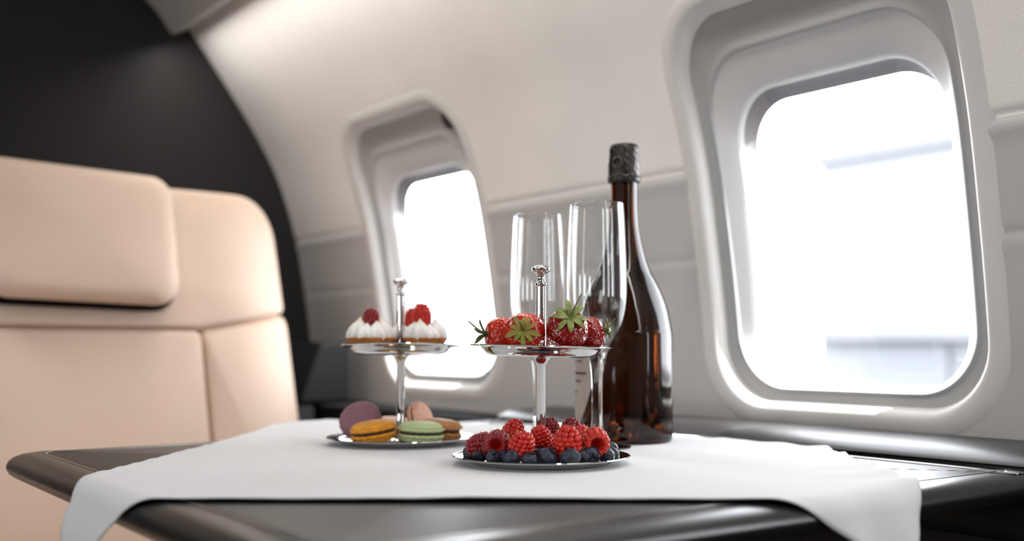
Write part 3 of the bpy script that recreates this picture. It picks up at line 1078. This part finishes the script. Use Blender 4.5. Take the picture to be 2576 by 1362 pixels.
def calyx_mesh(seed, nl, length, width, droop, lift):
    """ring of pointed leaves around the origin, axis +z; droop pulls the tips down onto the fruit"""
    rnd = random.Random(seed)
    mb = MB()
    for k in range(nl):
        a = 2 * PI * (k + 0.35 * (rnd.random() - 0.5)) / nl
        Ln = length * (0.78 + 0.42 * rnd.random())
        W = width * (0.8 + 0.4 * rnd.random())
        up = lift + 0.5 * (rnd.random() - 0.4)
        tw = 0.5 * (rnd.random() - 0.5)
        d, s = Vector((math.cos(a), math.sin(a), 0)), Vector((-math.sin(a), math.cos(a), 0))
        rows = []
        ang = up
        pos = d * 0.05
        ns = 9
        for i in range(ns + 1):
            t = i / ns
            w = W * (0.45 + 1.75 * t - 0.2 * t * t) * max(0.03, (1 - t ** 2.4)) ** 0.8 * 0.72
            u = Vector((0, 0, 1))
            tang = d * math.cos(ang) + u * math.sin(ang)
            nrm = -d * math.sin(ang) + u * math.cos(ang)
            ss = (s * math.cos(tw * t) + nrm * math.sin(tw * t))
            rows.append([pos + ss * (w * q) + nrm * (0.30 * w * abs(q) ** 1.5) for q in (-1, -0.5, 0, 0.5, 1)])
            pos = pos + tang * (Ln / ns)
            ang -= droop / ns * (0.7 + 0.6 * rnd.random())
        v, f = loft(rows, closed=False)
        mb.add(v, f)
    mb.add(*lathe([(0.16, -0.05), (0.15, 0.03), (0.07, 0.05), (0, 0.05)], 16))
    return mb


def strawberry(label, X, Y, z, R, axis, seed, bodymat, leafmat, stretch, nl, ll, lw, droop, lift, stem, spin=0.0):
    """axis: from the middle of the fruit to its leaves; stem: end point offset in viewer directions (metres)"""
    q = quat_to(pdir(*axis), spin)
    t = thing('strawberry', label, 'strawberry', plan(X, Y, z), 'strawberries on the front upper plate', q)
    t.scale = (R, R, R)
    mb = strawberry_body(seed, stretch)
    mb.build('fruit_body', None, t, mats=[bodymat, M['seed']])
    c = calyx_mesh(seed + 50, nl, ll, lw, droop, lift).build('leafy_calyx', leafmat, t)
    c.location = (0, 0, 0.84 * stretch)
    sd = c.modifiers.new('thickness', 'SOLIDIFY')
    sd.thickness = 0.025
    e = q.inverted() @ (Vector((CA * stem[0] + SA * stem[1], -SA * stem[0] + CA * stem[1], stem[2])) / R)
    b = Vector((0, 0, 0.82 * stretch))
    mid = b.lerp(e, 0.35) + Vector((0, 0, 0.12))
    pts = catmull([tuple(b), tuple(mid), tuple(e)], 6)
    v, f = tube(pts, [0.070 - 0.034 * i / (len(pts) - 1) for i in range(len(pts))], 10)
    mesh_obj('stem', v, f, M['stem'], t)
    return t


UF = -0.0079                      # inside floor of the front upper plate
strawberry('orange-red strawberry at the left, thin stem pointing left', -0.0080, 0.850, UF + 0.0148, 0.0141, (-0.86, -0.28, 0.06), 1, M['straw_orange'], M['sepal_dark'], 1.02, 6, 0.80, 0.17, 0.3, 0.75, (-0.0255, 0.0, 0.0110), 0.85)
strawberry('orange-red strawberry with yellowing leaf star turned to the front', 0.0098, 0.836, UF + 0.0164, 0.0156, (-0.14, -0.96, 0.16), 2, M['straw_orange'], M['sepal_yellow'], 0.92, 10, 0.80, 0.165, 1.05, 0.42, (-0.004, -0.020, 0.0085), 0.2)
strawberry('biggest deep red strawberry, stem sticking straight up', 0.0417, 0.835, UF + 0.0192, 0.0161, (0.10, -0.74, 0.58), 3, M['straw'], M['sepal'], 0.95, 8, 0.94, 0.185, 1.25, 0.50, (0.0105, -0.006, 0.0265), 1.1)
strawberry('dark red strawberry at the right rim, leaves and stem pointing right', 0.0594, 0.852, UF + 0.0156, 0.0138, (0.86, -0.12, 0.20), 4, M['straw'], M['sepal'], 1.02, 8, 0.75, 0.15, 0.9, 0.6, (0.0200, -0.002, 0.0125), 0.0)
strawberry('strawberry mostly hidden behind the leaf star one, by the post', 0.0165, 0.889, UF + 0.0150, 0.0150, (-0.55, 0.45, 0.5), 5, M['straw'], M['sepal_dark'], 1.0, 8, 0.7, 0.2, 1.4, 0.3, (-0.012, 0.012, 0.013), 0.0)

# ------------------------------------------------------------------ macarons
def shell_mesh(seed):
    """domed shell with a ruffled foot at z = 0, dome towards +z"""
    rnd = random.Random(seed)
    ph = [rnd.random() * 6 for _ in range(6)]
    n = 72
    prof = [(0, -0.02), (0.80, -0.02), (0.93, -0.03), (1.00, 0.02), (1.03, 0.09), (1.00, 0.15), (0.965, 0.175), (0.955, 0.20), (0.96, 0.24), (0.93, 0.33), (0.84, 0.43), (0.66, 0.515), (0.4, 0.56), (0, 0.575)]
    sm_ = catmull(prof[2:-1], 3)
    prof = prof[:2] + sm_ + [prof[-1]]
    v, f = lathe(prof, n)
    out = []
    for p in v:
        r = math.hypot(p.x, p.y)
        a = math.atan2(p.y, p.x)
        if 0.9 < r and p.z < 0.185:
            k = 0.028 * (math.sin(17 * a + ph[0]) + 0.8 * math.sin(29 * a + ph[1]) + 0.7 * math.sin(43 * a + ph[2]))
            k += 0.03 * noise.noise((p.x * 9, p.y * 9, p.z * 20 + seed))
            p = Vector((p.x * (1 + k * 0.8), p.y * (1 + k * 0.8), p.z + k * 0.5))
        else:
            p = p + Vector((0, 0, 0.015 * noise.noise((p.x * 2.5, p.y * 2.5, seed))))
        out.append(p)
    return out, f


def macaron(label, X, Y, z, R, axis, m, seed, gap=0.20, spin=0.0):
    q = quat_to(pdir(*axis), spin)
    t = thing('macaron', label, 'macaron', plan(X, Y, z), 'macarons on the rear lower plate', q)
    t.scale = (R, R, R)
    for sgn in (1, -1):
        v, f = shell_mesh(seed + sgn)
        v = [Vector((p.x, p.y, (p.z * 0.72 + gap / 2) * sgn)) for p in v]
        if sgn < 0:
            f = [w[::-1] for w in f]
        mesh_obj('shell', v, f, m, t)
    v, f = lathe([(0, -gap / 2 - 0.02), (0.86, -gap / 2 - 0.02), (0.92, -gap * 0.25), (0.93, 0), (0.92, gap * 0.25), (0.86, gap / 2 + 0.02), (0, gap / 2 + 0.02)], 40)
    mesh_obj('filling', v, f, M['filling'], t)
    return t


# rear lower plate floor is PF at B_X, B_Y
macaron('yellow macaron tilted at the front of the rear lower plate', -0.1254, 1.000, PF + 0.0117, 0.0204, (-0.13, -0.06, 0.97), M['mac_yellow'], 21, 0.16)
macaron('pale green macaron lying flat at the front of the rear lower plate', -0.0825, 1.002, PF + 0.0110, 0.0205, (0.04, -0.02, 0.99), M['mac_green'], 22, 0.16)
macaron('purple macaron standing on edge with its round face to the front', -0.1420, 1.034, PF + 0.0196, 0.0192, (-0.20, -0.76, 0.62), M['mac_purple'], 23, 0.14)
macaron('peach macaron half hidden behind the yellow one and the post', -0.1130, 1.062, PF + 0.0110, 0.0190, (0.10, -0.10, 0.98), M['mac_peach'], 24, 0.16)
macaron('pink macaron standing on edge behind the pale green one', -0.0868, 1.048, PF + 0.0192, 0.0170, (0.88, -0.36, 0.30), M['mac_pink'], 25, 0.12)
macaron('caramel brown macaron at the right of the rear lower plate', -0.0655, 1.022, PF + 0.0122, 0.0186, (0.10, -0.04, 0.98), M['mac_brown'], 26, 0.20)

# ------------------------------------------------------------------ tarts
def kiss(mb, cx, cy, z0, r, h, seed):
    """one star-piped dollop of cream, its tip leaning towards the middle of the tart"""
    rnd = random.Random(seed)
    ph = rnd.random() * 6
    prof = catmull([(0.85, 0.0), (1.02, 0.12), (1.06, 0.30), (0.95, 0.48), (0.70, 0.64), (0.38, 0.78), (0.17, 0.90), (0.03, 1.0)], 4)
    n = 48
    v, f = lathe([(0, 0.0)] + prof + [(0, 1.005)], n, lambda a, z: 1 + 0.13 * (1 - z * 0.6) * math.cos(6 * a + ph + 2.6 * z) + 0.035 * math.sin(13 * a + 9 * z))
    q = Vector((-cx, -cy, 0))
    lean = (q.normalized() * 0.26 if q.length > 1e-5 else Vector()) + Vector((rnd.random() - .5, rnd.random() - .5, 0)) * 0.4
    mb.add([Vector((cx + p.x * r + lean.x * r * max(p.z, 0) ** 2, cy + p.y * r + lean.y * r * max(p.z, 0) ** 2, z0 + p.z * h)) for p in v], f)


def tart(label, X, Y, z, R, seed):
    t = thing('cream_tart', label, 'tart', plan(X, Y, z), 'cream tarts on the rear upper plate')
    k = R / 0.0230
    prof = [(0, 0), (0.0158, 0.0), (0.0168, 0.0008), (0.0185, 0.0036), (0.0218, 0.0082), (0.0229, 0.0096), (0.0226, 0.0104), (0.0210, 0.0100), (0, 0.0095)]
    v, f = lathe([(r * k, h) for r, h in prof], 96, lambda a, z: 1 + 0.012 * math.sin(14 * a + seed) + 0.010 * math.sin(23 * a + 2 * seed))
    v = [p + Vector((0, 0, 0.0007 * noise.noise((p.x * 220, p.y * 220, seed)) if p.z > 0.008 else 0)) for p in v]
    mesh_obj('crust', v, f, M['crust'], t)
    mb = MB()
    for i in range(8):
        a = 2 * PI * i / 8 + seed * 0.7
        kiss(mb, 0.0128 * k * math.cos(a), 0.0128 * k * math.sin(a), 0.0084, 0.0096 * k, 0.0180 + 0.0034 * math.sin(i * 2.3 + seed), seed * 31 + i)
    kiss(mb, 0, 0, 0.0084, 0.0110 * k, 0.0110, seed)
    mb.build('piped_cream', M['cream'], t)
    return t


tart('cream tart at the left of the rear upper plate', B_X - 0.0268, B_Y - 0.006, -0.0042, 0.0232, 1)
tart('cream tart at the right of the rear upper plate', B_X + 0.0238, B_Y - 0.008, -0.0042, 0.0207, 2)
tart('cream tart hidden behind the rear post', B_X + 0.0020, B_Y + 0.030, -0.0062, 0.0200, 3)
raspberry('raspberry crowning the left cream tart', B_X - 0.0268, B_Y - 0.006, 0.0262, 0.0080, (0.05, 0.0, 0.99), 0, True, 'raspberries on the cream tarts')
raspberry('raspberry crowning the right cream tart, largest of the tart berries', B_X + 0.0205, B_Y - 0.008, 0.0280, 0.0094, (0.0, -0.1, 0.99), 1, False, 'raspberries on the cream tarts')
raspberry('raspberry on the hidden tart, peeking out behind the rear post', B_X + 0.0085, B_Y + 0.030, 0.0262, 0.0082, (0.0, 0.0, 0.99), 2, False, 'raspberries on the cream tarts')

# ------------------------------------------------------------------ seat
RECL = 0.258                        # backward lean: metres along the cabin per metre of height


def pillow(name, pts, radii, parent, m, e=0.012, dome=0.01, base=0.0, k0=0.86, shape=None, back=0.02, seg=10, label=None):
    """padded panel: pts in (across, height); the padding stands off the leaning back plane towards the table"""
    o2 = resample(rounded_poly(pts, radii, seg), 0.015)
    if sum(a.x * b.y - b.x * a.y for a, b in zip(o2, o2[1:] + o2[:1])) < 0:
        o2.reverse()
    c = sum(o2, Vector((0, 0))) / len(o2)
    ks = [1.0]
    depth = [-back]
    for i in range(9):
        w = PI / 2 * i / 8
        ks.append(1 - (1 - math.cos(w)) * (1 - k0))
        depth.append(e * math.sin(w))
    for i in range(1, 12):
        ks.append(k0 * (1 - i / 12))
        depth.append(e)
    rings = []
    for k, d in zip(ks, depth):
        ring = []
        for p in o2:
            q = c + (p - c) * k
            dd = d + base + (dome * (1 - (k / 1.0) ** 2) if d > -back else 0)
            if shape:
                dd += shape(q.x, q.y)
            ring.append(Vector((q.x, 1.5 + RECL * (q.y + 0.125) - dd, q.y + Z0)))
        rings.append(ring)
    v, f = loft(rings, True, True)
    off = Vector(parent.location)
    return mesh_obj(name, [p - off for p in v], f, m, parent)


seat = thing('cabin_seat', 'beige leather cabin armchair with padded headrest facing the table', 'seat', (0.39, 1.45, 0.0))
def side_curve(u, z):
    t = max(0.0, (abs(u - 0.39) - 0.20) / 0.125)
    return -0.055 * min(t, 1.15) ** 2.2
shell_pts = [(0.075, -0.50), (0.705, -0.50), (0.712, -0.1), (0.700, 0.222), (0.080, 0.230)]
pillow('backrest_shell', shell_pts, [0.02, 0.02, 0.3, 0.075, 0.075], seat, M['leather'], 0.02, 0.0, -0.03, 0.93, side_curve, 0.12)
pillow('shoulder_panel', [(0.080, 0.024), (0.554, 0.022), (0.706, 0.048), (0.699, 0.224), (0.082, 0.232)], [0.012, 0.01, 0.012, 0.070, 0.070], seat, M['leather'], 0.014, 0.010, -0.004, 0.93, side_curve, 0.03)
pillow('side_bolster', [(0.556, -0.50), (0.7085, -0.50), (0.7115, -0.1), (0.7075, 0.045), (0.5555, 0.020)], [0.01, 0.03, 0.3, 0.012, 0.010], seat, M['leather'], 0.012, 0.016, -0.004, 0.90, side_curve, 0.03)
pillow('side_bolster', [(0.224, -0.50), (0.224, 0.020), (0.075, 0.045), (0.070, -0.1), (0.073, -0.50)], [0.01, 0.010, 0.012, 0.3, 0.03], seat, M['leather'], 0.012, 0.016, -0.004, 0.90, side_curve, 0.03)
pillow('centre_panel', [(0.2275, -0.50), (0.5525, -0.50), (0.5525, 0.019), (0.2275, 0.021)], [0.01, 0.01, 0.012, 0.012], seat, M['leather'], 0.008, 0.010, 0.003, 0.978, None, 0.03)
pillow('headrest', [(0.262, 0.060), (0.511, 0.052), (0.512, 0.232), (0.262, 0.243)], [0.036, 0.034, 0.030, 0.030], seat, M['leather'], 0.024, 0.014, 0.052, 0.78, None, 0.014)
pillow('headrest_shadow_slab', [(0.258, 0.052), (0.514, 0.044), (0.512, 0.230), (0.262, 0.240)], [0.036, 0.034, 0.030, 0.030], seat, M['dark_leather'], 0.008, 0.0, 0.032, 0.94, None, 0.012)  # dark slab added to draw the shadow line under the headrest
v, f = rbox(0.13, 0.65, 1.00, 1.52, 0.33, 0.47, 0.035, 6)
mesh_obj('seat_cushion', [Vector(p) - Vector(seat.location) for p in v], f, M['leather'], seat)
v, f = rbox(0.16, 0.62, 1.06, 1.50, 0.0, 0.33, 0.02, 4)
mesh_obj('seat_base', [Vector(p) - Vector(seat.location) for p in v], f, M['dark_leather'], seat)
v, f = rbox(0.055, 0.125, 1.06, 1.56, 0.20, 0.60, 0.025, 5)
mesh_obj('armrest', [Vector(p) - Vector(seat.location) for p in v], f, M['leather'], seat)

# dark side cabinet between the seat and the wall
cab = thing('side_cabinet', 'low black cabinet squeezed between seat and cabin wall', 'cabinet', (0.77, 1.75, 0.0))
v, f = rbox(0.737, 0.794, 1.665, 1.885, 0.0, Z0 - 0.0982, 0.006, 3)
mesh_obj('cabinet_base', [Vector(p) - Vector(cab.location) for p in v], f, M['dark_leather'], cab)
v, f = rbox(0.737, 0.856, 1.66, 1.885, Z0 - 0.0980, Z0 + 0.004, 0.008, 3)
mesh_obj('cabinet_body', [Vector(p) - Vector(cab.location) for p in v], f, M['dark_leather'], cab)

# ------------------------------------------------------------------ outside
gr = mesh_obj('ground', *plain_box(-60, 120, -80, 120, -2.3, -2.0), M['concrete'], smooth=False)
tag(gr, kind='structure')
hg = thing('hangar_building', 'pale hangar building faintly visible through the near window', 'building', (46, 34, -2.0))
yaw = Matrix.Rotation(math.radians(0), 3, 'Z')
def hbox(name, a0, a1, d0, d1, z0, z1, m):
    # a: along the cabin, d: away from it
    v, f = plain_box(d0, d1, a0, a1, z0, z1)
    return mesh_obj(name, v, f, m, hg, smooth=False)
hbox('hangar_wall', -22, 3.0, 0, 18, 0.0, 12.0, M['hangar'])
hbox('hangar_roof', -22.4, 3.4, -0.5, 18.5, 12.0, 12.5, M['concrete'])
for k in range(4):
    hbox('hangar_door', -20 + k * 5.2, -15.6 + k * 5.2, -0.25, 0.0, 0.0, 2.2 + 0.6 * (k % 2), M['hangar_dark'])
hbox('canopy_band', -22, 3.0, -1.2, 0.0, 3.0, 3.6, M['concrete'])

# ------------------------------------------------------------------ camera
cd = bpy.data.cameras.new('camera')
cam = bpy.data.objects.new('camera', cd)
COL.objects.link(cam)
cam.location = (0, 0, Z0)
cam.rotation_euler = (PI / 2, 0, -math.atan2(SA, CA))
cd.sensor_width = 36.0
cd.lens = 2780 / 2576 * 36.0
cd.shift_y = (867 - 681) / 2576
cd.clip_start = 0.02
cd.clip_end = 500
cd.dof.use_dof = True
cd.dof.focus_distance = 0.845
cd.dof.aperture_fstop = 3.6
SC.camera = cam

# ------------------------------------------------------------------ light
w = bpy.data.worlds.new('World')
SC.world = w
w.use_nodes = True
bg = w.node_tree.nodes['Background']
bg.inputs['Color'].default_value = (0.97, 0.985, 1.0, 1)
wt = w.node_tree
tc = wt.nodes.new('ShaderNodeTexCoord')             # hazy sky: brightest above the horizon, dimmer overhead
sx = wt.nodes.new('ShaderNodeSeparateXYZ')
mr = wt.nodes.new('ShaderNodeMapRange')
mr.inputs['From Min'].default_value = 0.15
mr.inputs['From Max'].default_value = 0.85
mr.inputs['To Min'].default_value = 12.5
mr.inputs['To Max'].default_value = 3.0
wt.links.new(tc.outputs['Generated'], sx.inputs[0])
wt.links.new(sx.outputs['Z'], mr.inputs['Value'])
wt.links.new(mr.outputs['Result'], bg.inputs['Strength'])


def area(name, loc, target, sx, sy, power, color=(1, 1, 1), portal=False):
    ld = bpy.data.lights.new(name, 'AREA')
    ld.shape = 'RECTANGLE'
    ld.size, ld.size_y = sx, sy
    ld.energy = power
    ld.color = color
    o = bpy.data.objects.new(name, ld)
    COL.objects.link(o)
    o.location = loc
    d = Vector(target) - Vector(loc)
    o.rotation_euler = d.to_track_quat('-Z', 'Y').to_euler()
    if portal:
        ld.cycles.is_portal = True
    return o


sd = bpy.data.lights.new('sun', 'SUN')
sd.energy = 28.0
sd.angle = math.radians(0.8)
sd.color = (1.0, 0.98, 0.95)
so = bpy.data.objects.new('sun', sd)
COL.objects.link(so)
so.rotation_euler = Vector((-1.0, 1.7, -2.6)).to_track_quat('-Z', 'Y').to_euler()
for side in (1, -1):
    for v in (RW if side > 0 else LW):
        u = mirror_u(wall_u(0.11) + 0.115, side)
        area('window_portal', (u, v, 0.11 + Z0), (u - side, v, 0.11 + Z0), 0.26, 0.33, 1.0, portal=True)
# cabin lamps: warm wash strips under both valances; the overhead lights are added fill
for sgn, u in ((1, 0.612), (-1, -1.012)):
    area('valance_light', (u, -0.29, 0.517 + Z0), (u + sgn * 0.10, -0.29, 0.22 + Z0), 4.3, 0.03, 8.8 if sgn > 0 else 4.0, (1.0, 0.965, 0.92))
for v in (0.3, 1.3):
    area('ceiling_fill', (-0.2, v, 0.735 + Z0), (-0.2, v, 0), 0.30, 0.30, 2.2, (1.0, 0.985, 0.965))

SC.view_settings.view_transform = 'Standard'
SC.view_settings.look = 'None'
SC.view_settings.gamma = 1.0
SC.view_settings.use_curve_mapping = False
SC.view_settings.exposure = 0.08
